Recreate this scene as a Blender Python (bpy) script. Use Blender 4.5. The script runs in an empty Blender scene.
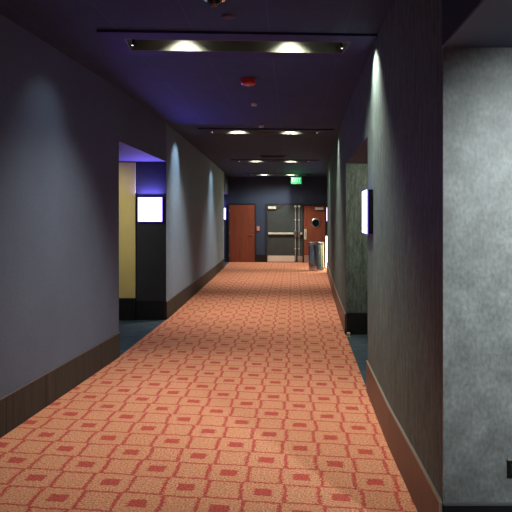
import bpy, bmesh, math, random
from mathutils import Vector, Matrix
random.seed(4)
C = bpy.context.scene.collection
sc = bpy.context.scene

# ------------------------------------------------------------------ camera, world, exposure
CAM_H, F = 1.62, 580.0
cam_data = bpy.data.cameras.new('camera')
cam_data.sensor_width = 36.0
cam_data.sensor_fit = 'HORIZONTAL'
cam_data.lens = 36.0 * F / 512.0
cam_data.shift_y = -38.0 / 512.0
cam_data.clip_start = 0.05
cam = bpy.data.objects.new('camera', cam_data)
cam.location = (0, 0, CAM_H)
cam.rotation_euler = (math.pi / 2, 0, 0)
C.objects.link(cam)
sc.camera = cam
sc.view_settings.view_transform = 'Standard'
sc.view_settings.look = 'None'
sc.view_settings.gamma = 1
sc.view_settings.use_curve_mapping = False
sc.view_settings.exposure = 0.0

WORLD_STRENGTH = 0.10
w = bpy.data.worlds.new('lobby_glow')
sc.world = w
w.use_nodes = True
w.node_tree.nodes['Background'].inputs[0].default_value = (0.45, 0.50, 1.0, 1)
w.node_tree.nodes['Background'].inputs[1].default_value = WORLD_STRENGTH

DOWN_W = 100.0        # downlights in the ceiling troughs
WASH_W = 34.0        # wall washing heads at the trough ends
WASH_R = 30.0
SIGN_E = 9.0         # violet box signs
ALCOVE_RIGHT_W = 540.0
WARM = (1.0, 0.96, 0.84)
WASH_C = (0.78, 0.95, 1.0)


# ------------------------------------------------------------------ helpers
def lin(c):
    return tuple(((v / 255) / 12.92 if v / 255 <= 0.04045 else ((v / 255 + 0.055) / 1.055) ** 2.4) for v in c) + (1,)


def mat(name, rgb, rough=0.7, metal=0.0, spec=0.5, emit=None, es=0.0):
    m = bpy.data.materials.new(name)
    m.use_nodes = True
    b = m.node_tree.nodes['Principled BSDF']
    b.inputs['Base Color'].default_value = lin(rgb)
    b.inputs['Roughness'].default_value = rough
    b.inputs['Metallic'].default_value = metal
    b.inputs['Specular IOR Level'].default_value = spec
    if emit:
        b.inputs['Emission Color'].default_value = tuple(emit) + (1,)
        b.inputs['Emission Strength'].default_value = es
    return m


def N(m, t, **kw):
    n = m.node_tree.nodes.new(t)
    for k, v in kw.items():
        setattr(n, k, v)
    return n


def L(m, a, b):
    m.node_tree.links.new(a, b)


def mottled(name, c1, c2, scale=(3, 3, 3), detail=6, rough=0.7, spec=0.3, bump=0.0, lo=0.3, hi=0.7, fine=None, metal=0.0):
    """two colour noise, optionally multiplied by a finer grain"""
    m = mat(name, c1, rough, metal, spec)
    bs = m.node_tree.nodes['Principled BSDF']
    tc = N(m, 'ShaderNodeTexCoord')
    mp = N(m, 'ShaderNodeMapping')
    mp.inputs['Scale'].default_value = scale
    L(m, tc.outputs['Object'], mp.inputs[0])
    no = N(m, 'ShaderNodeTexNoise')
    no.inputs['Scale'].default_value = 1.0
    no.inputs['Detail'].default_value = detail
    no.inputs['Roughness'].default_value = 0.6
    L(m, mp.outputs[0], no.inputs['Vector'])
    cr = N(m, 'ShaderNodeValToRGB')
    cr.color_ramp.elements[0].position = lo
    cr.color_ramp.elements[1].position = hi
    cr.color_ramp.elements[0].color = lin(c1)
    cr.color_ramp.elements[1].color = lin(c2)
    L(m, no.outputs['Fac'], cr.inputs[0])
    out = cr.outputs[0]
    if fine:
        mp2 = N(m, 'ShaderNodeMapping')
        mp2.inputs['Scale'].default_value = fine[0]
        L(m, tc.outputs['Object'], mp2.inputs[0])
        n2 = N(m, 'ShaderNodeTexNoise')
        n2.inputs['Scale'].default_value = 1.0
        n2.inputs['Detail'].default_value = 4
        L(m, mp2.outputs[0], n2.inputs['Vector'])
        r2 = N(m, 'ShaderNodeMapRange')
        r2.inputs[1].default_value = 0.3
        r2.inputs[2].default_value = 0.7
        r2.inputs[3].default_value = 1 - fine[1]
        r2.inputs[4].default_value = 1 + fine[1]
        L(m, n2.outputs['Fac'], r2.inputs[0])
        vm = N(m, 'ShaderNodeVectorMath', operation='SCALE')
        L(m, out, vm.inputs[0])
        L(m, r2.outputs[0], vm.inputs['Scale'])
        out = vm.outputs[0]
    L(m, out, bs.inputs['Base Color'])
    if bump:
        bp = N(m, 'ShaderNodeBump')
        bp.inputs['Strength'].default_value = bump
        bp.inputs['Distance'].default_value = 0.004
        L(m, no.outputs['Fac'], bp.inputs['Height'])
        L(m, bp.outputs[0], bs.inputs['Normal'])
    return m


def link(name, bm, m, parent=None, bevel=0.0, smooth=False):
    bmesh.ops.recalc_face_normals(bm, faces=bm.faces)
    me = bpy.data.meshes.new(name)
    bm.to_mesh(me)
    bm.free()
    me.materials.append(m)
    if smooth:
        for p in me.polygons:
            p.use_smooth = True
    o = bpy.data.objects.new(name, me)
    C.objects.link(o)
    if parent:
        o.parent = parent
    if bevel:
        b = o.modifiers.new('bevel', 'BEVEL')
        b.width = bevel
        b.segments = 2
        b.limit_method = 'ANGLE'
    if smooth:
        e = o.modifiers.new('edges', 'EDGE_SPLIT')
        e.split_angle = math.radians(35)
    return o


def box(bm, x0, x1, y0, y1, z0, z1, mx=None):
    vs = [bm.verts.new(v) for v in ((x0, y0, z0), (x1, y0, z0), (x1, y1, z0), (x0, y1, z0),
                                    (x0, y0, z1), (x1, y0, z1), (x1, y1, z1), (x0, y1, z1))]
    for f in ((0, 3, 2, 1), (4, 5, 6, 7), (0, 1, 5, 4), (1, 2, 6, 5), (2, 3, 7, 6), (3, 0, 4, 7)):
        bm.faces.new([vs[i] for i in f])
    if mx:
        bmesh.ops.transform(bm, matrix=mx, verts=vs)


def prism(bm, pts, z0, z1):
    a = [bm.verts.new((p[0], p[1], z0)) for p in pts]
    b = [bm.verts.new((p[0], p[1], z1)) for p in pts]
    bm.faces.new(a[::-1])
    bm.faces.new(b)
    n = len(pts)
    for i in range(n):
        j = (i + 1) % n
        bm.faces.new((a[i], a[j], b[j], b[i]))


def cyl(bm, p0, p1, r0, r1=None, seg=24):
    r1 = r0 if r1 is None else r1
    p0, p1 = Vector(p0), Vector(p1)
    d = p1 - p0
    q = d.to_track_quat('Z', 'Y').to_matrix().to_4x4()
    mx = Matrix.Translation((p0 + p1) / 2) @ q
    bmesh.ops.create_cone(bm, cap_ends=True, segments=seg, radius1=r0, radius2=r1, depth=d.length, matrix=mx)


def lathe(bm, prof, seg=40, mx=None):
    """prof: list of (r, z) from bottom to top"""
    rings = []
    new = []
    for r, z in prof:
        if r < 1e-6:
            v = bm.verts.new((0, 0, z))
            rings.append([v]); new.append(v)
        else:
            ring = [bm.verts.new((r * math.cos(2 * math.pi * i / seg), r * math.sin(2 * math.pi * i / seg), z)) for i in range(seg)]
            rings.append(ring); new += ring
    for a, b in zip(rings, rings[1:]):
        for i in range(seg):
            j = (i + 1) % seg
            if len(a) == 1 and len(b) == 1:
                continue
            if len(a) == 1:
                bm.faces.new((a[0], b[j], b[i]))
            elif len(b) == 1:
                bm.faces.new((a[i], a[j], b[0]))
            else:
                bm.faces.new((a[i], a[j], b[j], b[i]))
    if mx:
        bmesh.ops.transform(bm, matrix=mx, verts=new)


def BM():
    return bmesh.new()


def tag(o, label, cat, group=None, kind=None):
    o['label'] = label
    o['category'] = cat
    if group:
        o['group'] = group
    if kind:
        o['kind'] = kind
    return o


def empty(name, loc, rz=0.0):
    o = bpy.data.objects.new(name, None)
    o.empty_display_size = 0.1
    C.objects.link(o)
    o.location = loc
    o.rotation_euler = (0, 0, rz)
    return o


def copy_tree(o, parent=None):
    c = o.copy()
    C.objects.link(c)
    if parent:
        c.parent = parent
    for ch in list(o.children):
        copy_tree(ch, c)
    return c


def light(kind, name, loc, energy, color, parent=None, aim=None, size=None, blend=0.5, radius=0.03, sx=None, sy=None):
    d = bpy.data.lights.new(name, kind)
    d.energy = energy
    d.color = color
    if kind == 'SPOT':
        d.spot_size = math.radians(size)
        d.spot_blend = blend
        d.shadow_soft_size = radius
    elif kind == 'AREA':
        d.shape = 'RECTANGLE'
        d.size, d.size_y = sx, sy
    else:
        d.shadow_soft_size = radius
    o = bpy.data.objects.new(name, d)
    C.objects.link(o)
    o.location = loc
    if aim is not None:
        o.rotation_euler = Vector(aim).to_track_quat('-Z', 'Y').to_euler()
    if parent:
        o.parent = parent
    o['kind'] = 'helper'
    return o


# ------------------------------------------------------------------ materials
def carpet_material():
    m = mat('patterned carpet', (200, 120, 84), 0.95, 0, 0.1)
    bs = m.node_tree.nodes['Principled BSDF']
    tc = N(m, 'ShaderNodeTexCoord')
    sep = N(m, 'ShaderNodeSeparateXYZ')
    L(m, tc.outputs['Object'], sep.inputs[0])

    def M(op, a, b=None, c=None, clamp=False):
        n = N(m, 'ShaderNodeMath', operation=op)
        n.use_clamp = clamp
        for i, v in enumerate((a, b, c)):
            if v is None:
                continue
            if isinstance(v, (int, float)):
                n.inputs[i].default_value = v
            else:
                L(m, v, n.inputs[i])
        return n.outputs[0]

    # weave jitter so that the edges of the pattern are ragged like tufted pile
    nz = N(m, 'ShaderNodeTexNoise')
    nz.inputs['Scale'].default_value = 75
    nz.inputs['Detail'].default_value = 2
    L(m, tc.outputs['Object'], nz.inputs['Vector'])
    js = N(m, 'ShaderNodeSeparateColor')
    L(m, nz.outputs['Color'], js.inputs[0])
    nl = N(m, 'ShaderNodeTexNoise')
    nl.inputs['Scale'].default_value = 9
    nl.inputs['Detail'].default_value = 1
    L(m, tc.outputs['Object'], nl.inputs['Vector'])
    jl = N(m, 'ShaderNodeSeparateColor')
    L(m, nl.outputs['Color'], jl.inputs[0])
    x0 = M('SUBTRACT', sep.outputs[0], 0.0396)
    y0 = M('SUBTRACT', sep.outputs[1], 3.428)
    x0 = M('ADD', x0, M('MULTIPLY', M('MULTIPLY', x0, x0), 0.02))
    jx = M('ADD', M('MULTIPLY', M('SUBTRACT', js.outputs[0], 0.5), 0.060), M('MULTIPLY', M('SUBTRACT', jl.outputs[0], 0.5), 0.020))
    jy = M('ADD', M('MULTIPLY', M('SUBTRACT', js.outputs[1], 0.5), 0.030), M('MULTIPLY', M('SUBTRACT', jl.outputs[1], 0.5), 0.022))
    x0 = M('ADD', x0, jx)
    y0 = M('ADD', y0, jy)
    ax, ay, bx_, by_ = 0.4575, -0.0635, 0.0300, 0.4580
    det = ax * by_ - ay * bx_
    s = M('ADD', M('MULTIPLY', x0, by_ / det), M('MULTIPLY', y0, -bx_ / det))
    t = M('ADD', M('MULTIPLY', x0, -ay / det), M('MULTIPLY', y0, ax / det))

    def dist(v, off, per=1.0):     # distance to the nearest off + k * per
        u = M('MULTIPLY', M('SUBTRACT', v, off), 1 / per)
        fr = M('SUBTRACT', u, M('ROUND', u))
        return M('MULTIPLY', M('ABSOLUTE', fr), per)

    def inside(d, half):
        return M('LESS_THAN', d, half)

    blk = M('MAXIMUM',
            M('MULTIPLY', inside(dist(s, 0), 0.115), inside(dist(t, 0), 0.095)),
            M('MULTIPLY', inside(dist(s, .5), 0.115), inside(dist(t, .5), 0.095)))
    # rows of cells meet in thin lines, neighbouring cells in thick bowed strokes
    col = M('LESS_THAN', dist(s, 0, 1.0), 0.25)
    td = M('ADD', M('MULTIPLY', dist(t, 0, 1.0), col), M('MULTIPLY', dist(t, .5, 1.0), M('SUBTRACT', 1, col)))
    hline = inside(M('ABSOLUTE', M('SUBTRACT', td, 0.264)), 0.020)
    tt = dist(t, 0, .5)                                    # 0 in the middle of a cell row, .25 at its edge
    row = M('LESS_THAN', dist(t, 0, 1.0), 0.25)            # 1 in rows whose blocks sit on whole numbers
    bow = M('MULTIPLY', M('MULTIPLY', tt, tt), 0.08)
    sd = M('ADD', M('MULTIPLY', dist(s, 0, 1.0), row), M('MULTIPLY', dist(s, .5, 1.0), M('SUBTRACT', 1, row)))
    vline = inside(M('ABSOLUTE', M('SUBTRACT', sd, M('SUBTRACT', 0.280, bow))), 0.026)
    red = M('MAXIMUM', vline, M('MULTIPLY', hline, 0.95))
    red = M('MAXIMUM', red, blk)
    # pile grain
    g = N(m, 'ShaderNodeTexNoise')
    g.inputs['Scale'].default_value = 85
    g.inputs['Detail'].default_value = 3
    L(m, tc.outputs['Object'], g.inputs['Vector'])
    gr = N(m, 'ShaderNodeMapRange')
    gr.inputs[1].default_value = 0.3
    gr.inputs[2].default_value = 0.7
    gr.inputs[3].default_value = 0.5
    gr.inputs[4].default_value = 1.5
    L(m, g.outputs['Fac'], gr.inputs[0])
    wr = N(m, 'ShaderNodeTexNoise')                        # large patches of wear
    wr.inputs['Scale'].default_value = 1.3
    wr.inputs['Detail'].default_value = 4
    L(m, tc.outputs['Object'], wr.inputs['Vector'])
    base = N(m, 'ShaderNodeMix', data_type='RGBA')
    base.inputs[6].default_value = lin(CARPET_A)
    base.inputs[7].default_value = lin(CARPET_B)
    L(m, wr.outputs['Fac'], base.inputs[0])
    mx = N(m, 'ShaderNodeMix', data_type='RGBA')
    L(m, red, mx.inputs[0])
    L(m, base.outputs[2], mx.inputs[6])
    mx.inputs[7].default_value = lin(CARPET_RED)
    vm = N(m, 'ShaderNodeVectorMath', operation='SCALE')
    L(m, mx.outputs[2], vm.inputs[0])
    L(m, gr.outputs[0], vm.inputs['Scale'])
    L(m, vm.outputs[0], bs.inputs['Base Color'])
    bp = N(m, 'ShaderNodeBump')
    bp.inputs['Strength'].default_value = 0.35
    bp.inputs['Distance'].default_value = 0.004
    L(m, g.outputs['Fac'], bp.inputs['Height'])
    L(m, bp.outputs[0], bs.inputs['Normal'])
    return m


CARPET_A = (219, 156, 122)
CARPET_B = (206, 141, 106)
CARPET_RED = (192, 88, 76)
m_carpet = carpet_material()
m_alcove_floor = mottled('dark teal carpet', (58, 74, 84), (78, 94, 102), (6, 6, 6), rough=0.9, spec=0.1, fine=((160, 160, 160), 0.25))
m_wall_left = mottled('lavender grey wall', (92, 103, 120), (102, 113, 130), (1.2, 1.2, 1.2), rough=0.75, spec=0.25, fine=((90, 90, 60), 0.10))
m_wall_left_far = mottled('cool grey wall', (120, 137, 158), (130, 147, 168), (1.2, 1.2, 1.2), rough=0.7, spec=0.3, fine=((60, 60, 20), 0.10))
m_wall_right = mottled('brushed charcoal wall', (54, 67, 66), (100, 115, 109), (24, 24, 5), rough=0.7, spec=0.3, fine=((90, 90, 22), 0.34), lo=.25, hi=.75)
m_plaster = mottled('mottled grey plaster', (98, 100, 97), (134, 137, 135), (8, 8, 8), detail=9, rough=0.5, spec=0.4, fine=((60, 60, 40), 0.22), lo=.3, hi=.72)
m_navy = mottled('navy wall paint', (54, 66, 88), (61, 73, 97), (2, 2, 2), rough=0.6, spec=0.3)
m_dark_wall = mottled('charcoal wall paint', (42, 46, 54), (48, 52, 60), (2, 2, 2), rough=0.7, spec=0.2)
m_header = mat('dark header paint', (50, 62, 76), 0.75, 0, 0.2)
m_soffit_light = mat('grey soffit paint', (96, 98, 112), 0.8, 0, 0.2)
m_soffit_cool = mat('blue grey soffit paint', (104, 122, 150), 0.8, 0, 0.2)
m_yellow = mottled('straw yellow wall panel', (196, 182, 118), (206, 194, 134), (2, 2, 1), rough=0.7, spec=0.2)
m_black = mottled('black wall base', (24, 24, 27), (34, 34, 37), (5, 5, 2), rough=0.4, spec=0.4)
m_tray = mat('violet grey trough frame', (52, 54, 92), 0.7, 0, 0.2)
m_channel = mat('trough lining', (88, 90, 80), 0.6, 0, 0.3)
m_fixture_black = mat('black fixture metal', (20, 20, 22), 0.45, 0.4, 0.5)
m_steel = mat('brushed stainless steel', (190, 192, 196), 0.28, 1.0)
m_kick = mat('satin kick plate', (232, 230, 216), 0.38, 0.15)
m_chrome = mat('chrome', (225, 225, 225), 0.08, 1.0)
m_trim = mat('pale metal edge strip', (150, 142, 128), 0.4, 0.3)
m_trim_left = mat('grey metal edge strip', (112, 108, 106), 0.45, 0.3)


def base_panels(name, c1, c2, joint=0.62, rough=0.42, spec=0.4):
    m = mottled(name, c1, c2, (26, 26, 1.2), rough=rough, spec=spec, fine=((70, 70, 4), 0.18))
    bs = m.node_tree.nodes['Principled BSDF']
    src = bs.inputs['Base Color'].links[0].from_socket
    tc = N(m, 'ShaderNodeTexCoord')
    sp = N(m, 'ShaderNodeSeparateXYZ')
    L(m, tc.outputs['Object'], sp.inputs[0])
    a = N(m, 'ShaderNodeMath', operation='MULTIPLY'); a.inputs[1].default_value = 1 / joint
    L(m, sp.outputs[1], a.inputs[0])
    fr = N(m, 'ShaderNodeMath', operation='FRACT'); L(m, a.outputs[0], fr.inputs[0])
    lt = N(m, 'ShaderNodeMath', operation='LESS_THAN'); lt.inputs[1].default_value = 0.018
    L(m, fr.outputs[0], lt.inputs[0])
    mx = N(m, 'ShaderNodeMix', data_type='RGBA')
    L(m, lt.outputs[0], mx.inputs[0]); L(m, src, mx.inputs[6])
    mx.inputs[7].default_value = lin(tuple(v * 0.55 for v in c1))
    L(m, mx.outputs[2], bs.inputs['Base Color'])
    return m


m_base_left = base_panels('brown wood base panels', (56, 54, 50), (70, 68, 63), rough=0.6, spec=0.15)
m_base_right = base_panels('reddish brown base panels', (72, 50, 45), (82, 58, 52))


def wood(name, c1, c2):
    m = mottled(name, c1, c2, (14, 14, 0.9), detail=5, rough=0.4, spec=0.45, fine=((60, 60, 3), 0.12))
    return m


m_wood = wood('red brown door veneer', (124, 64, 46), (148, 80, 58))
m_grey_door = mottled('dark grey green painted steel', (62, 68, 68), (70, 76, 76), (4, 4, 4), rough=0.45, spec=0.4)
m_frame_dark = mat('dark door frame', (40, 44, 54), 0.5)


def ceiling_material():
    m = mottled('dark ceiling tiles', (54, 68, 92), (60, 75, 102), (3, 3, 3), rough=0.8, spec=0.2, fine=((40, 40, 40), 0.12))
    bs = m.node_tree.nodes['Principled BSDF']
    src = bs.inputs['Base Color'].links[0].from_socket
    tc = N(m, 'ShaderNodeTexCoord')
    mp = N(m, 'ShaderNodeMapping')
    mp.inputs['Rotation'].default_value = (0, 0, 0.05 + 0.061)
    mp.inputs['Location'].default_value = (0.18, 0.0, 0)
    L(m, tc.outputs['Object'], mp.inputs[0])
    sp = N(m, 'ShaderNodeSeparateXYZ')
    L(m, mp.outputs[0], sp.inputs[0])
    last = None
    for ax, wd in ((0, 0.012), (1, 0.007)):
        a = N(m, 'ShaderNodeMath', operation='MULTIPLY'); a.inputs[1].default_value = 1 / 0.61
        L(m, sp.outputs[ax], a.inputs[0])
        fr = N(m, 'ShaderNodeMath', operation='FRACT'); L(m, a.outputs[0], fr.inputs[0])
        lt = N(m, 'ShaderNodeMath', operation='LESS_THAN'); lt.inputs[1].default_value = wd
        L(m, fr.outputs[0], lt.inputs[0])
        if last:
            mxm = N(m, 'ShaderNodeMath', operation='MAXIMUM')
            L(m, last, mxm.inputs[0]); L(m, lt.outputs[0], mxm.inputs[1])
            last = mxm.outputs[0]
        else:
            last = lt.outputs[0]
    mx = N(m, 'ShaderNodeMix', data_type='RGBA')
    L(m, last, mx.inputs[0]); L(m, src, mx.inputs[6])
    mx.inputs[7].default_value = lin((76, 86, 118))
    L(m, mx.outputs[2], bs.inputs['Base Color'])
    return m


m_ceiling = ceiling_material()

# ------------------------------------------------------------------ plan of the corridor (metres; x right, y ahead)
CEIL = 3.13
LN = [(-2.75, -3.0), (-2.40, 0.0), (-1.89, 4.28), (-1.60, 6.77)]            # near left wall line
LF = [(-1.43, 9.24), (-1.33, 11.6), (-1.18, 15.3), (-1.05, 19.06)]          # far left wall line
RB = [(0.52, -3.0), (0.875, 2.73)]                                          # edge of the opening beside the camera
RN = [(0.875, 2.73), (0.904, 3.21), (0.948, 4.10), (1.045, 5.43)]           # near right wall line
RF = [(1.25, 8.07), (1.40, 9.8), (1.60, 11.9), (2.12, 17.3)]                # far right wall line
RE = [(2.33, 18.8), (2.60, 21.25)]
FAR_SLOPE = -0.08


def far_y(x):
    return 21.35 + FAR_SLOPE * x


def struct(name, bm, m, label, parent=None, cat=None):
    o = link(name, bm, m, parent)
    if not parent:
        tag(o, label, cat or 'wall', kind='structure')
    return o


def wall(name, pts, z0, z1, m, label):
    b = BM()
    prism(b, pts, z0, z1)
    return struct(name, b, m, label)


# floor: carpet strip and the darker alcove floors (butted, not overlapping)
b = BM()
left_edge = LN + LF + [(-1.0, 19.06), (-1.0, far_y(-1.0))]
left_edge = LN + LF + [(-0.98, far_y(-0.98))]
right_edge = RB + RN[1:] + RF + [(2.33, 18.8), (2.6, far_y(2.6))]
prism(b, left_edge + right_edge[::-1], -0.12, 0.0)
floor = struct('floor', b, m_carpet, 'orange and red patterned corridor carpet', cat='floor')
for pts, lab in (
    ([LN[-1], LF[0], (-4.2, 9.24), (-4.2, 6.77)], 'dark teal floor of the left alcove beside the violet sign'),
    ([LF[-1], (-0.98, far_y(-0.98)), (-4.2, far_y(-4.2)), (-4.2, 19.06)], 'dark floor of the far left alcove'),
    ([RN[-1], (4.2, 5.43), (4.2, 8.07), RF[0]], 'dark teal floor of the right alcove'),
    ([RF[-1], (4.2, 17.3), (4.2, 18.8), RE[0]], 'dark floor of the far right alcove'),
    ([RB[0], (4.2, -3.0), (4.2, 2.73), RB[1]], 'dark floor of the opening right of the camera')):
    b = BM()
    prism(b, pts, -0.12, -0.002)
    struct('floor_alcove', b, m_alcove_floor, lab, cat='floor')

# main walls
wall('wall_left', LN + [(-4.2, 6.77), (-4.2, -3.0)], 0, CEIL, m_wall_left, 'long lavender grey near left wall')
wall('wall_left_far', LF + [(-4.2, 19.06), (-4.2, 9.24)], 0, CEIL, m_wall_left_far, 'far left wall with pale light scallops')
wall('wall_right', RN + [(4.2, 5.43), (4.2, 2.73)], 0, CEIL, m_wall_right, 'near right charcoal brushed wall')
wall('wall_right_far', RF + [(4.2, 17.3), (4.2, 8.07)], 0, CEIL, m_wall_right, 'far right grey brushed wall beyond the alcove')
wall('wall_right_end', RE + [(4.2, 21.1), (4.2, 18.8)], 0, CEIL, m_dark_wall, 'short dark right wall next to the far doors')
wall('wall_far', [(-4.4, far_y(-4.4)), (4.4, far_y(4.4)), (4.4, 22.1), (-4.4, 22.1)], 0, CEIL, m_navy, 'navy end wall with the doors')
wall('wall_alcove_left_back', [(-4.4, -3), (-4.2, -3), (-4.2, far_y(-4.2)), (-4.4, far_y(-4.4))], 0, CEIL, m_dark_wall, 'outer wall behind the left alcoves')
wall('wall_alcove_right_back', [(4.2, -3), (4.4, -3), (4.4, far_y(4.4)), (4.2, far_y(4.2))], 0, CEIL, m_dark_wall, 'outer wall behind the right alcoves')
# facing walls of the alcoves
wall('wall_alcove_left', [(-4.19, 9.225), (-1.432, 9.225), (-1.431, 9.24), (-4.19, 9.24)], 0, 2.53, m_dark_wall, 'dark alcove end wall carrying the violet sign')
wall('wall_opening_right', [(0.876, 2.715), (4.19, 2.715), (4.19, 2.729), (0.876, 2.729)], 0, 2.43, m_plaster, 'mottled pale grey plaster wall at the right edge')
# lowered soffits over the alcoves
wall('ceiling_alcove_left', [LN[-1], LF[0], (-4.19, 9.24), (-4.19, 6.77)], 2.53, CEIL, m_wall_left, 'dark header over the left alcove')
wall('ceiling_alcove_right', [RN[-1], (4.19, 5.43), (4.19, 8.07), RF[0]], 2.39, CEIL, m_wall_right, 'dark header over the right alcove')
wall('ceiling_alcove_left_far', [LF[-1], (-0.98, far_y(-0.98)), (-4.19, far_y(-4.19)), (-4.19, 19.06)], 2.47, CEIL, m_dark_wall, 'dark header over the far left alcove')
wall('ceiling_alcove_right_far', [RF[-1], (4.19, 17.3), (4.19, 18.8), RE[0]], 2.42, CEIL, m_header, 'dark header over the far right alcove')
wall('ceiling_opening_right', [(0.58, -2.0), (4.19, -2.0), (4.19, 2.73), (0.875, 2.73), (0.839, 2.155)], 2.43, CEIL, m_header, 'dark header over the opening right of the camera')
# painted undersides of those soffits
for pts, z, m, lab in (
    ([LN[-1], LF[0], (-4.18, 9.22), (-4.18, 6.79)], 2.53, m_soffit_light, 'left alcove soffit washed violet by the sign'),
    ([RN[-1], (4.18, 5.45), (4.18, 8.05), RF[0]], 2.39, m_soffit_light, 'right alcove soffit'),
    ([(0.58, -1.99), (4.18, -1.99), (4.18, 2.714), (0.876, 2.714), (0.839, 2.155)], 2.43, m_soffit_cool, 'grey soffit at the top right corner')):
    b = BM()
    prism(b, pts, z - 0.012, z)
    struct('ceiling_soffit', b, m, lab, cat='ceiling')
# yellow panel in the left alcove
b = BM()
prism(b, [(-3.2, 9.19), (-1.915, 9.19), (-1.915, 9.225), (-3.2, 9.225)], 0.352, 2.50)
struct('wall_panel_yellow', b, m_yellow, 'straw yellow wall panel in the left alcove', cat='wall panel')


b = BM()
prism(b, [(3.3, 17.32), (3.34, 17.32), (3.34, 18.78), (3.3, 18.78)], 0.0, 2.40)  # unseen panel added so the steel bin has a bright surface to reflect
struct('wall_panel_yellow', b, m_yellow, 'added yellow reflector panel inside the far right alcove', cat='wall panel')


# baseboards: panel plus a thin metal edge strip as a part
def offset_line(pts, d):
    out = []
    for i, p in enumerate(pts):
        a = Vector(pts[max(i - 1, 0)]); c = Vector(pts[min(i + 1, len(pts) - 1)])
        t = (c - a).normalized()
        n = Vector((t.y, -t.x))
        out.append((p[0] + n.x * d, p[1] + n.y * d))
    return out


def baseboard(name, pts, side, h, m, mt, label, th=0.012):
    """side +1: the corridor lies to the right of the walking direction"""
    o1 = offset_line(pts, side * th)
    b = BM()
    prism(b, pts + o1[::-1], 0, h)
    o = struct(name, b, m, label, cat='baseboard')
    if mt:
        o2 = offset_line(pts, side * (th + 0.003))
        b = BM()
        prism(b, pts + o2[::-1], h, h + 0.009)
        link('edge_strip', b, mt, o)
    return o


baseboard('baseboard_left', LN, 1, 0.28, m_base_left, m_trim_left, 'brown wood base along the near left wall')
baseboard('baseboard_left_far', LF, 1, 0.28, m_base_left, m_trim_left, 'brown wood base along the far left wall')
o = baseboard('baseboard_right', RN, -1, 0.28, m_base_right, m_trim, 'reddish brown base along the near right wall')
b = BM(); box(b, 0.860, 0.872, 2.712, 2.7295, 0, 0.289); link('corner_strip', b, m_trim, o)
baseboard('baseboard_right_far', RF, -1, 0.28, m_base_right, m_trim, 'reddish brown base along the far right wall')
baseboard('baseboard_alcove_left', [(-4.18, 9.225), (-1.45, 9.225)], 1, 0.30, m_black, None, 'black base of the left alcove end wall', th=0.01)
b = BM(); box(b, -4.18, -1.915, 9.175, 9.214, 0, 0.352)
struct('baseboard_panel', b, m_black, 'taller black base under the yellow panel', cat='baseboard')
baseboard('baseboard_alcove_right', [(1.262, 8.07), (4.18, 8.07)], 1, 0.30, m_black, None, 'black base of the right alcove end wall')
baseboard('baseboard_opening_right', [(0.874, 2.715), (4.18, 2.715)], 1, 0.28, m_black, m_trim_left, 'dark base below the mottled plaster wall')

# ------------------------------------------------------------------ ceiling with holes for the light troughs
ROT = 0.05
cr_, sr_ = math.cos(ROT), math.sin(ROT)


def to_local(x, y):
    return (x * cr_ + y * sr_, -x * sr_ + y * cr_)


TROUGH_Y = [-0.05, 5.04, 10.12, 15.33, 20.12]
troughs = []
for y in TROUGH_Y:
    x = -0.155 + 0.0612 * (y - 5.04)
    troughs.append(to_local(x, y))
HL, HW = 0.955, 0.17      # half length and half width of a slot
SX = 5.6
b = BM()
v_prev = -4.0
for (u, v) in troughs:
    box(b, -SX, SX, v_prev, v - HW, CEIL, CEIL + 0.30)
    box(b, -SX, u - HL, v - HW, v + HW, CEIL, CEIL + 0.30)
    box(b, u + HL, SX, v - HW, v + HW, CEIL, CEIL + 0.30)
    v_prev = v + HW
box(b, -SX, SX, v_prev, 22.4, CEIL, CEIL + 0.30)
ceil = struct('ceiling', b, m_ceiling, 'dark violet grey tiled ceiling', cat='ceiling')
ceil.rotation_euler = (0, 0, ROT)

# light troughs
WARM_LENS = mat('glowing warm lens', (255, 240, 200), 0.5, emit=WARM, es=14)
WASH_LENS = mat('wall washer lens', (240, 240, 235), 0.3, emit=(1, 1, 0.95), es=2.0)


def make_trough():
    root = empty('ceiling_light_trough', (0, 0, CEIL), ROT)
    b = BM()     # frame ring that hangs 2 cm below the tiles
    tw, tl = 0.34, 1.14
    box(b, -tl, tl, -tw, -HW, -0.02, -0.0005)
    box(b, -tl, tl, HW, tw, -0.02, -0.0005)
    box(b, -tl, -HL, -HW, HW, -0.02, -0.0005)
    box(b, HL, tl, -HW, HW, -0.02, -0.0005)
    link('trough_frame', b, m_tray, root)
    b = BM()     # the recessed channel
    t = 0.012
    box(b, -HL, HL, HW - t, HW, -0.019, 0.30)
    box(b, -HL, HL, -HW, -HW + t, -0.019, 0.30)
    box(b, -HL, -HL + t, -HW + t, HW - t, -0.019, 0.30)
    box(b, HL - t, HL, -HW + t, HW - t, -0.019, 0.30)
    box(b, -HL + t, HL - t, -HW + t, HW - t, 0.285, 0.30)
    link('light_channel', b, m_channel, root)
    for sx in (-0.47, 0.47):
        b = BM()
        cyl(b, (sx, 0.03, 0.19), (sx, 0.03, 0.285), 0.07, 0.075)
        d = link('downlight', b, m_fixture_black, root, smooth=True)
        b = BM()
        cyl(b, (sx, 0.03, 0.183), (sx, 0.03, 0.1899), 0.058)
        link('lens', b, WARM_LENS, d, smooth=True)
    for sx in (-1, 1):
        b = BM()
        p0 = Vector((sx * 0.90, 0.03, 0.045)); p1 = Vector((sx * 0.915, 0.03, -0.012))
        cyl(b, p0, p1, 0.012, 0.014)
        box(b, sx * 0.90 - 0.008, sx * 0.90 + 0.008, 0.03, 0.155, 0.02, 0.035)
        d = link('wall_washer_head', b, m_fixture_black, root, smooth=True)
        b = BM()
        cyl(b, p1 - Vector((0, 0, 0.0005)), p1 - Vector((0, 0, 0.004)), 0.008)
        link('lens', b, WASH_LENS, d, smooth=True)
    return root


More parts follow.
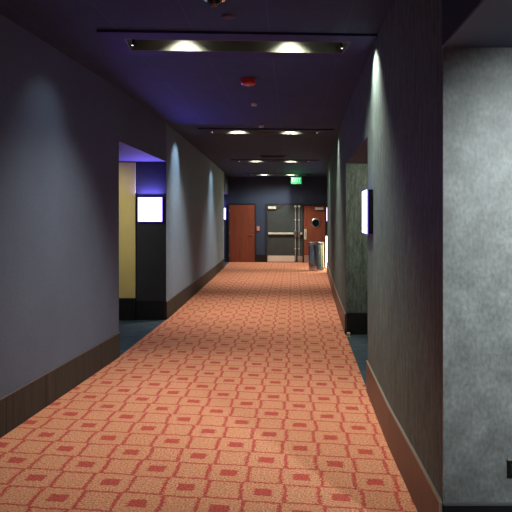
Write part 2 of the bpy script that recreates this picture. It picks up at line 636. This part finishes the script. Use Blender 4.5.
proto = make_trough()
for i, (u, v) in enumerate(troughs):
    o = proto if i == 0 else copy_tree(proto)
    x, y = u * cr_ - v * sr_, u * sr_ + v * cr_
    o.location = (x, y, CEIL)
    lab = ['ceiling light trough above the camera',
           'largest ceiling light trough, nearest to the camera in view',
           'second ceiling light trough, just behind the small ceiling sensors',
           'third ceiling light trough, just beyond the dark ceiling vent',
           'farthest ceiling light trough, next to the green exit sign'][i]
    tag(o, lab, 'ceiling light', 'recessed light troughs across the ceiling')
    for sx in (-0.47, 0.47):
        light('SPOT', 'downlight_lamp', (sx, 0.03, 0.17 if i < 4 else 0.04), DOWN_W, WARM, o, aim=(0, 0.0, -1), size=112 if i < 4 else 172, blend=0.8, radius=0.04)
    if i == 0:
        continue
    # wall washers: tilt outward toward each wall
    light('SPOT', 'wall_washer_lamp', (-0.925, 0.03, -0.03), WASH_W * (0.32 if i < 2 else 1.5), WASH_C if i else (0.8, 0.85, 1.0), o, aim=(-math.tan(math.radians(40 if i == 1 else 44)), -0.05, -1), size=66, blend=1.0 if i == 1 else 0.85, radius=0.03)
    light('SPOT', 'wall_washer_lamp', (0.93, -0.14, -0.03), WASH_R * (3.5 if i < 2 else 2.0) if i else 2, (1.0, 1.0, 0.88), o, aim=(math.tan(math.radians(31)), -0.22, -1), size=84, blend=1.0, radius=0.02)

# ------------------------------------------------------------------ violet box signs
m_sign_face = mat('glowing white violet sign face', (255, 255, 255), 0.5, emit=(0.40, 0.30, 1.0), es=SIGN_E)
m_sign_edge = mat('violet lit sign edge', (60, 40, 160), 0.4, emit=(0.20, 0.12, 1.0), es=1.6)
m_sign_case = mat('black sign case', (22, 20, 34), 0.4)


def box_sign(label, loc, rz, s=0.41, depth=0.06, ht=None, glow=3.0):
    """sign facing local -y, back at y = 0, hung at its centre height"""
    ht = ht or s
    root = empty('illuminated_sign', loc, rz)
    b = BM(); box(b, -s / 2, s / 2, -depth + 0.012, 0, -ht / 2, ht / 2)
    link('case', b, m_sign_case, root)
    b = BM(); e = 0.004
    box(b, -s / 2 - e, s / 2 + e, -depth + 0.004, -depth + 0.012, -ht / 2 - e, ht / 2 + e)
    link('glowing_edge', b, m_sign_edge, root)
    b = BM(); box(b, -s / 2 + 0.004, s / 2 - 0.004, -depth, -depth + 0.004, -ht / 2 + 0.004, ht / 2 - 0.004)
    link('glowing_face', b, m_sign_face, root)
    light('AREA', 'sign_edge_glow', (0, -depth + 0.01, ht / 2 + 0.012), glow, (0.22, 0.16, 1.0), root, aim=(0, -0.7, 1), sx=s * .95, sy=0.03)
    return tag(root, label, 'lighted sign', 'violet white box signs at the auditorium entrances')


box_sign('square glowing white sign with violet edge on the left alcove wall', (-1.675, 9.224, 1.755), 0.0, 0.382, glow=20)
box_sign('glowing white sign seen edge-on with black case on the near right wall', (1.026, 5.20, 1.675), -math.pi / 2 - 0.075, 0.36, 0.055, 0.385, glow=0.5)
box_sign('distant thin sliver of a lit sign beside the left wooden door', (-1.32, far_y(-1.32) - 0.001, 1.78), -0.08, 0.42)
box_sign('distant violet sign edge right of the porthole door', (2.43, 18.799, 1.74), 0.0, 0.30, 0.06, 0.44)


# ------------------------------------------------------------------ far end: doors
def fw(px, py=218.0):
    k = (px - 256.0) / F
    x = k * 21.35 / (1 - FAR_SLOPE * k)
    y = far_y(x)
    return x, y, CAM_H - (py - 218.0) * y / F


RZF = math.atan(FAR_SLOPE)


def door_root(name, px0, px1, label):
    xa, ya, _ = fw(px0); xb, yb, _ = fw(px1)
    r = empty(name, ((xa + xb) / 2, (ya + yb) / 2, 0), RZF)
    tag(r, label, 'door', kind='structure')
    return r, math.hypot(xb - xa, yb - ya) / 2


# left wooden door
r, hw = door_root('door_1', 229.5, 254.8, 'plain red brown wooden door at the far left')
H = 2.13
b = BM(); box(b, -hw, hw, -0.045, -0.001, 0.01, H - 0.03); link('door_leaf', b, m_wood, r, bevel=0.004)
b = BM()
box(b, -hw - 0.05, -hw - 0.004, -0.06, -0.001, 0, H + 0.03); box(b, hw + 0.004, hw + 0.05, -0.06, -0.001, 0, H + 0.03)
box(b, -hw - 0.004, hw + 0.004, -0.06, -0.001, H - 0.02, H + 0.03)
link('door_frame', b, m_frame_dark, r)
for z in (0.25, 1.07, 1.88):
    b = BM(); box(b, -hw - 0.008, -hw + 0.016, -0.062, -0.045, z - 0.055, z + 0.055); link('hinge', b, m_steel, r)
b = BM()
lathe(b, [(0, 0), (0.03, 0), (0.03, 0.01), (0.012, 0.014), (0.012, 0.05), (0, 0.05)], 24, Matrix.Translation((hw - 0.085, -0.0455, 1.03)) @ Matrix.Rotation(math.pi / 2, 4, 'X'))
cyl(b, (hw - 0.085, -0.09, 1.03), (hw - 0.23, -0.09, 1.0), 0.011, 0.009, 12)
cyl(b, (hw - 0.085, -0.0456, 1.12), (hw - 0.085, -0.055, 1.12), 0.02, 0.02, 16)
link('door_handle', b, m_chrome, r, smooth=True)

# red card reader
x, y, z = fw(258.2, 228.4)
b = BM(); box(b, -0.055, 0.055, -0.03, -0.0005, -0.09, 0.09)
rd = link('wall_switch_plate', b, mat('salmon plastic', (206, 128, 112), 0.45), bevel=0.006)
rd.location = (x, y, z); rd.rotation_euler = (0, 0, RZF)
tag(rd, 'small salmon pink wall plate right of the left wooden door', 'wall plate')
b = BM(); box(b, -0.03, 0.03, -0.038, -0.0305, -0.045, 0.045)
link('button', b, mat('pale salmon plastic', (226, 160, 146), 0.4), rd, bevel=0.003)

# grey double door: wide leaf + narrow leaf, each with kick plate, push bar and vertical rod
r, hw = door_root('door_2', 266.8, 303.0, 'dark grey double door with push bars and steel kick plates')
top = 2.10
xs = -hw + 2 * hw * (297.2 - 266.8) / (303.0 - 266.8)     # where the two leaves meet
b = BM(); box(b, -hw + 0.02, xs - 0.012, -0.045, -0.001, 0.01, top); lf = link('door_leaf', b, m_grey_door, r, bevel=0.003)
b = BM(); box(b, xs + 0.006, hw - 0.012, -0.045, -0.001, 0.01, top); nf = link('narrow_door_leaf', b, m_grey_door, r, bevel=0.003)
b = BM()
box(b, -hw - 0.03, -hw + 0.014, -0.06, -0.001, 0, top + 0.05)
box(b, -hw + 0.014, hw - 0.008, -0.06, -0.001, top + 0.008, top + 0.05)
link('door_frame', b, m_frame_dark, r)
b = BM(); box(b, -hw + 0.03, xs - 0.09, -0.050, -0.0452, 0.02, 0.245); link('kick_plate', b, m_kick, lf)
b = BM(); box(b, xs + 0.02, hw - 0.02, -0.050, -0.0452, 0.02, 0.235); link('kick_plate', b, m_steel, nf)


def push_bar(parent, x0, x1, z, vx):
    b = BM()
    box(b, x0, x1, -0.105, -0.075, z - 0.035, z + 0.035)
    box(b, x0, x0 + 0.08, -0.076, -0.0452, z - 0.04, z + 0.04)
    link('push_bar', b, m_kick, parent, bevel=0.008)
    b = BM()
    cyl(b, (vx, -0.075, 0.06), (vx, -0.075, top - 0.07), 0.008, 0.008, 12)
    for zz in (0.5, 1.55):
        box(b, vx - 0.025, vx + 0.025, -0.085, -0.0452, zz - 0.02, zz + 0.02)
    link('vertical_rod', b, m_kick, parent, smooth=True)
    b = BM()
    box(b, vx - 0.045, vx + 0.045, -0.125, -0.0452, z - 0.11, z + 0.10)
    link('latch_case', b, m_steel, parent, bevel=0.01)
    b = BM(); box(b, vx - 0.04, vx + 0.04, -0.10, -0.0452, top - 0.09, top - 0.02); link('top_latch', b, m_kick, parent, bevel=0.006)


push_bar(lf, -hw + 0.06, xs - 0.12, 1.055, xs - 0.065)
push_bar(nf, xs + 0.11, hw - 0.03, 1.05, xs + 0.07)
b = BM(); box(b, -hw + 0.05, -hw + 0.34, -0.105, -0.0452, top - 0.15, top - 0.06)
link('door_closer', b, m_kick, lf, bevel=0.006)
b = BM()
cyl(b, (-hw + 0.2, -0.08, top - 0.058), (-hw + 0.44, -0.16, top - 0.01), 0.009, 0.009, 10)
cyl(b, (-hw + 0.44, -0.16, top - 0.01), (-hw + 0.62, -0.062, top + 0.02), 0.009, 0.009, 10)
link('closer_arm', b, m_steel, lf, smooth=True)

# right wooden door with a porthole window
r, hw = door_root('door_3', 303.8, 325.0, 'red brown wooden door with round window behind the waste bin')
top = 2.06
b = BM(); box(b, -hw, hw, -0.045, -0.001, 0.01, top); lf = link('door_leaf', b, m_wood, r, bevel=0.003)
b = BM(); box(b, -hw - 0.02, -hw - 0.003, -0.058, -0.001, 0, top + 0.05); box(b, hw + 0.003, hw + 0.04, -0.058, -0.001, 0, top + 0.05)
box(b, -hw - 0.003, hw + 0.003, -0.058, -0.001, top + 0.005, top + 0.05); link('door_frame', b, m_frame_dark, r)
wx, wz = -hw + 2 * hw * (315.8 - 303.8) / 21.2, 1.62 - (223 - 218) * 21.2 / F
b = BM()
mxw = Matrix.Translation((wx, -0.0455, wz)) @ Matrix.Rotation(math.pi / 2, 4, 'X')
lathe(b, [(0.125, 0), (0.172, 0), (0.172, 0.012), (0.155, 0.022), (0.125, 0.018), (0.125, 0)], 40, mxw)
pr = link('porthole_ring', b, m_steel, lf, smooth=True)
b = BM(); lathe(b, [(0, 0.001), (0.1245, 0.001), (0.1245, 0.008), (0, 0.008)], 40, mxw)
link('glass', b, mat('dark glass', (14, 18, 24), 0.08, 0, 0.6), pr, smooth=False)
b = BM(); box(b, -hw + 0.015, -hw + 0.10, -0.049, -0.0452, 0.84, 1.22); pl = link('pull_plate', b, m_kick, lf)
b = BM(); cyl(b, (-hw + 0.06, -0.09, 0.92), (-hw + 0.06, -0.09, 1.14), 0.01, 0.01, 12)
cyl(b, (-hw + 0.06, -0.0495, 0.93), (-hw + 0.06, -0.09, 0.93), 0.008, 0.008, 10)
cyl(b, (-hw + 0.06, -0.0495, 1.13), (-hw + 0.06, -0.09, 1.13), 0.008, 0.008, 10)
link('pull_handle', b, m_steel, pl, smooth=True)
b = BM(); box(b, -hw + 0.015, hw - 0.015, -0.05, -0.0452, 0.02, 0.26); link('kick_plate', b, m_steel, lf)
b = BM(); box(b, hw - 0.36, hw - 0.06, -0.10, -0.0452, top - 0.14, top - 0.05); link('door_closer', b, m_kick, lf, bevel=0.006)

# base along the far wall between the doors
xa, ya, _ = fw(256.0); xb, yb, _ = fw(266.0)
b = BM(); prism(b, [(xa, ya), (xa, ya - 0.012), (xb, yb - 0.012), (xb, yb)], 0, 0.27)
struct('baseboard_far', b, m_black, 'black base between the far doors', cat='baseboard')

# ------------------------------------------------------------------ exit sign
def font_mesh(name, txt, size, m, parent, loc, depth=0.004, squash=1.0):
    cu = bpy.data.curves.new(name, 'FONT')
    cu.body = txt
    cu.size = size
    cu.extrude = depth
    cu.align_x = 'CENTER'
    cu.align_y = 'CENTER'
    cu.offset = -0.001
    tmp = bpy.data.objects.new(name, cu)
    C.objects.link(tmp)
    bpy.context.view_layer.update()
    me = bpy.data.meshes.new_from_object(tmp.evaluated_get(bpy.context.evaluated_depsgraph_get()))
    bpy.data.objects.remove(tmp)
    me.materials.clear(); me.materials.append(m)
    me.transform(Matrix.Translation(loc) @ Matrix.Rotation(math.pi / 2, 4, 'X') @ Matrix.Diagonal((squash, 1, 1, 1)))
    o = bpy.data.objects.new(name, me)
    C.objects.link(o)
    o.parent = parent
    return o


r = empty('exit_sign', (1.42, 20.45, CEIL - 0.055), RZF)
b = BM(); box(b, -0.19, 0.19, -0.02, 0.02, -0.255, 0); link('case', b, mat('green sign case', (10, 90, 40), 0.5), r, bevel=0.004)
b = BM(); box(b, -0.18, 0.18, -0.024, -0.0205, -0.247, -0.008)
link('green_face', b, mat('lit green sign face', (0, 50, 18), 0.5, emit=(0.0, 0.42, 0.09), es=1.0), r)
font_mesh('letters', 'EXIT', 0.19, mat('lit sign lettering', (20, 60, 50), 0.5, emit=(0.40, 1.0, 0.85), es=1.3), r, (0, -0.028, -0.128), 0.003, 0.80)
b = BM(); cyl(b, (0, 0, 0), (0, 0, 0.054), 0.05, 0.05); link('ceiling_mount', b, m_fixture_black, r, smooth=True)
tag(r, 'green lit EXIT sign hanging from the ceiling before the end wall', 'exit sign')
light('AREA', 'exit_sign_glow', (0, -0.012, -0.258), 6.0, (0.05, 1.0, 0.35), r, aim=(0, -1, -0.8), sx=0.34, sy=0.012)

# ------------------------------------------------------------------ waste bin
r = empty('waste_bin', ((316.2 - 256) * 17.9 / F, 17.93, 0))
R_, H_ = 0.235, 0.88
b = BM(); lathe(b, [(R_ * .97, 0.0), (R_ * .97, 0.03), (R_, 0.03), (R_, 0.79), (R_ - .006, 0.80), (R_ - .006, 0.03), (0, 0.03)], 48)
link('bin_body', b, mat('polished bin steel', (206, 208, 220), 0.2, 1.0), r, smooth=True)
b = BM(); lathe(b, [(R_ + .004, 0.80), (R_ + .004, 0.87), (R_ - .01, H_), (0.14, H_ - .004), (0.14, 0.80), (R_ + .004, 0.80)], 48)
link('bin_lid', b, m_steel, r, smooth=True)
b = BM(); lathe(b, [(0, 0.74), (0.138, 0.74), (0.138, 0.845), (0.13, 0.845), (0.13, 0.75), (0, 0.75)], 32)
link('liner', b, m_fixture_black, r, smooth=True)
tag(r, 'cylindrical stainless steel waste bin in front of the porthole door', 'waste bin')

# added glowing panel standing in for an unidentified bright strip, far right corner
r = empty('added_glow_panel', (2.425, 18.70, 0), 0)
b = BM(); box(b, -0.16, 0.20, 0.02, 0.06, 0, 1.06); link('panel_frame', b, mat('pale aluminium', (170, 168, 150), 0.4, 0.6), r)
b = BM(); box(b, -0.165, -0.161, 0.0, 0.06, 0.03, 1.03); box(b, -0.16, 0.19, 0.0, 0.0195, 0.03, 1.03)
link('added_glow_strip', b, mat('added cream glow', (255, 250, 210), 0.5, emit=(1.0, 0.95, 0.62), es=5), r)
tag(r, 'added glow for the bright cream strip right of the waste bin', 'added glow')

# ------------------------------------------------------------------ small ceiling fittings
def ceiling_at(px, py):
    y = (CEIL - CAM_H) * F / (218.0 - py)
    return ((px - 256.0) * y / F, y)


m_red = mat('red plastic', (190, 44, 34), 0.4)
x, y = ceiling_at(248.3, 79.5)
b = BM()
lathe(b, [(0, 0), (0.062, 0.0), (0.078, 0.012), (0.082, 0.04), (0.088, 0.0415), (0.088, 0.06), (0, 0.06)], 40, Matrix.Translation((0, 0, -0.0605)))
o = link('fire_alarm', b, m_red, smooth=True)
o.location = (x, y, CEIL)
b = BM(); lathe(b, [(0, -0.074), (0.018, -0.072), (0.024, -0.0606), (0, -0.0606)], 20)
link('strobe_lens', b, mat('clear plastic', (225, 190, 185), 0.2), o, smooth=True)
tag(o, 'round red fire alarm on the ceiling', 'fire alarm')
m_cream = mat('cream plastic', (226, 216, 198), 0.5)
for i, (px, py, rad, lab) in enumerate(((254.2, 103.5, 0.04, 'larger cream ceiling sensor just beyond the red alarm'),
                                        (261.3, 125.6, 0.043, 'smaller cream ceiling sensor just before the second light trough'))):
    x, y = ceiling_at(px, py)
    b = BM()
    lathe(b, [(0, 0), (rad * .7, 0), (rad, 0.012), (rad, 0.035), (0, 0.035)], 28, Matrix.Translation((0, 0, -0.0355)))
    o = link('ceiling_sensor', b, m_cream, smooth=True); o.location = (x, y, CEIL)
    tag(o, lab, 'sensor', 'cream sensors on the ceiling')
    b = BM(); lathe(b, [(0, -0.042), (rad * .25, -0.040), (rad * .3, -0.0356), (0, -0.0356)], 16)
    link('sensor_lens', b, m_fixture_black, o, smooth=True)
x, y = ceiling_at(260.3, 120.2)
b = BM(); lathe(b, [(0, -0.014), (0.035, -0.012), (0.045, -0.0005), (0, -0.0005)], 24)
o = link('sprinkler_cap', b, mat('dull grey violet', (70, 64, 84), 0.6), smooth=True); o.location = (x, y, CEIL)
tag(o, 'faint dark round cap between the two cream ceiling sensors', 'sprinkler')
# sprinkler near the exit sign
x, y = ceiling_at(275.5, 168.8)
b = BM(); lathe(b, [(0, -0.05), (0.03, -0.05), (0.012, -0.03), (0.012, -0.012), (0.05, -0.006), (0.05, -0.0005), (0, -0.0005)], 24)
o = link('ceiling_sprinkler', b, mat('dark copper', (120, 74, 70), 0.35, 0.7), smooth=True); o.location = (x, y, CEIL)
tag(o, 'tiny reddish sprinkler head on the ceiling before the last light trough', 'sprinkler')
# dark fitting and camera dome near the top edge
x, y = ceiling_at(228.5, 16.0)
b = BM(); lathe(b, [(0, -0.016), (0.04, -0.014), (0.055, -0.0005), (0, -0.0005)], 28)
o = link('speaker_cap', b, mat('dark brown violet plastic', (60, 48, 62), 0.6), smooth=True); o.location = (x, y, CEIL)
tag(o, 'faint dark round disc on the ceiling before the first light trough', 'ceiling cap')
x, y = ceiling_at(214.5, -4)
b = BM()
lathe(b, [(0.052, -0.028), (0.075, -0.024), (0.082, -0.0005), (0.052, -0.0005), (0.052, -0.028)], 40)
o = link('security_camera_dome', b, m_chrome, smooth=True); o.location = (x, y, CEIL)
b = BM(); lathe(b, [(0, -0.075), (0.02, -0.072), (0.038, -0.058), (0.048, -0.042), (0.0515, -0.0285), (0, -0.0285)], 32)
link('dome', b, mat('smoked dome', (60, 44, 40), 0.08, 0, 0.8), o, smooth=True)
tag(o, 'shiny chrome ringed ceiling dome cut by the top edge', 'camera dome')
# vent
x, y = ceiling_at(272.5, 156.2)
r = empty('ceiling_vent', (x, y, CEIL), ROT)
b = BM()
for a in (((-0.31, 0.31, -0.16, -0.13)), ((-0.31, 0.31, 0.13, 0.16)), ((-0.31, -0.28, -0.13, 0.13)), ((0.28, 0.31, -0.13, 0.13))):
    box(b, a[0], a[1], a[2], a[3], -0.022, -0.0005)
link('vent_frame', b, mat('dark vent metal', (26, 25, 30), 0.6), r)
b = BM()
for k in range(7):
    yy = -0.114 + k * 0.038
    box(b, -0.28, 0.28, -0.002, 0.002, -0.011, 0.011, Matrix.Translation((0, yy, -0.012)) @ Matrix.Rotation(0.6, 4, 'X'))
link('vent_louvres', b, mat('dark louvre metal', (30, 29, 34), 0.6), r)
tag(r, 'dark rectangular vent on the ceiling before the third light trough', 'vent')

# ------------------------------------------------------------------ small wall and floor fittings
b = BM(); box(b, -0.057, 0.057, -0.006, -0.0005, -0.041, 0.041)
o = link('wall_outlet', b, mat('black outlet plastic', (22, 22, 22), 0.35), bevel=0.002)
o.location = (1.232, 2.715, 0.446)
b = BM()
for sx in (-0.028, 0.028):
    box(b, sx - 0.018, sx + 0.018, -0.009, -0.0061, -0.024, 0.024)
link('socket', b, mat('dark socket plastic', (34, 33, 30), 0.4), o, bevel=0.002)
b = BM(); box(b, -0.057, 0.057, -0.010, -0.0005, 0.0415, 0.046)
link('top_edge', b, m_trim, o)
tag(o, 'black outlet low on the mottled plaster wall at the right edge', 'outlet')

b = BM()
cyl(b, (0, 0, 0), (0, 0, 0.008), 0.026, 0.026, 24)
lathe(b, [(0.011, 0.008), (0.011, 0.030), (0.024, 0.034), (0.024, 0.05), (0.016, 0.058), (0, 0.06)], 24)
o = link('door_stop', b, mat('pale rubber', (196, 190, 160), 0.4), smooth=True)
o.location = (1.265, 7.93, -0.002)
tag(o, 'tiny pale door stop on the floor at the right alcove corner', 'door stop')

# ------------------------------------------------------------------ lamps inside the side openings
def can_light(name, x, y, z, e, col, label, size=120, r=0.06, aim=(0, 0, -1), blend=0.8):
    root = empty('recessed_downlight', (x, y, z))
    b = BM(); lathe(b, [(r * .8, -0.006), (r * 1.15, -0.004), (r * 1.15, -0.0005), (r * .8, -0.0005), (r * .8, -0.006)], 28)
    link('ring', b, m_trim, root, smooth=True)
    b = BM(); cyl(b, (0, 0, -0.004), (0, 0, -0.001), r * .78)
    link('lens', b, mat('alcove lens', (240, 240, 240), 0.4, emit=col, es=3), root, smooth=True)
    light('SPOT', 'downlight_lamp', (0, 0, -0.02), e, col, root, aim=aim, size=size, blend=blend, radius=0.05)
    return tag(root, label, 'downlight', 'downlights over the side openings')


can_light('a', 1.9, 0.75, 2.418, ALCOVE_RIGHT_W, (0.88, 0.98, 1.0), 'recessed downlight in the soffit right of the camera', size=61, aim=(-0.35, 1.98, -0.95), blend=1.0)
can_light('b', 2.2, 6.7, 2.378, 130, (1.0, 0.94, 0.74), 'recessed downlight in the right alcove soffit', size=120, aim=(-0.55, 1.3, -0.9), blend=1.0)
can_light('c', -2.7, 7.7, 2.518, 110, (1.0, 0.95, 0.70), 'recessed downlight in the left alcove soffit', size=80, aim=(0.35, 1.48, -1.0), blend=1.0)
can_light('d', 2.75, 18.1, 2.418, 420, (1.0, 0.98, 0.8), 'unseen downlight added in the far right alcove header', size=140, aim=(0.5, -0.05, -1.0))  # lamp added out of view to light the yellow panel and the bin
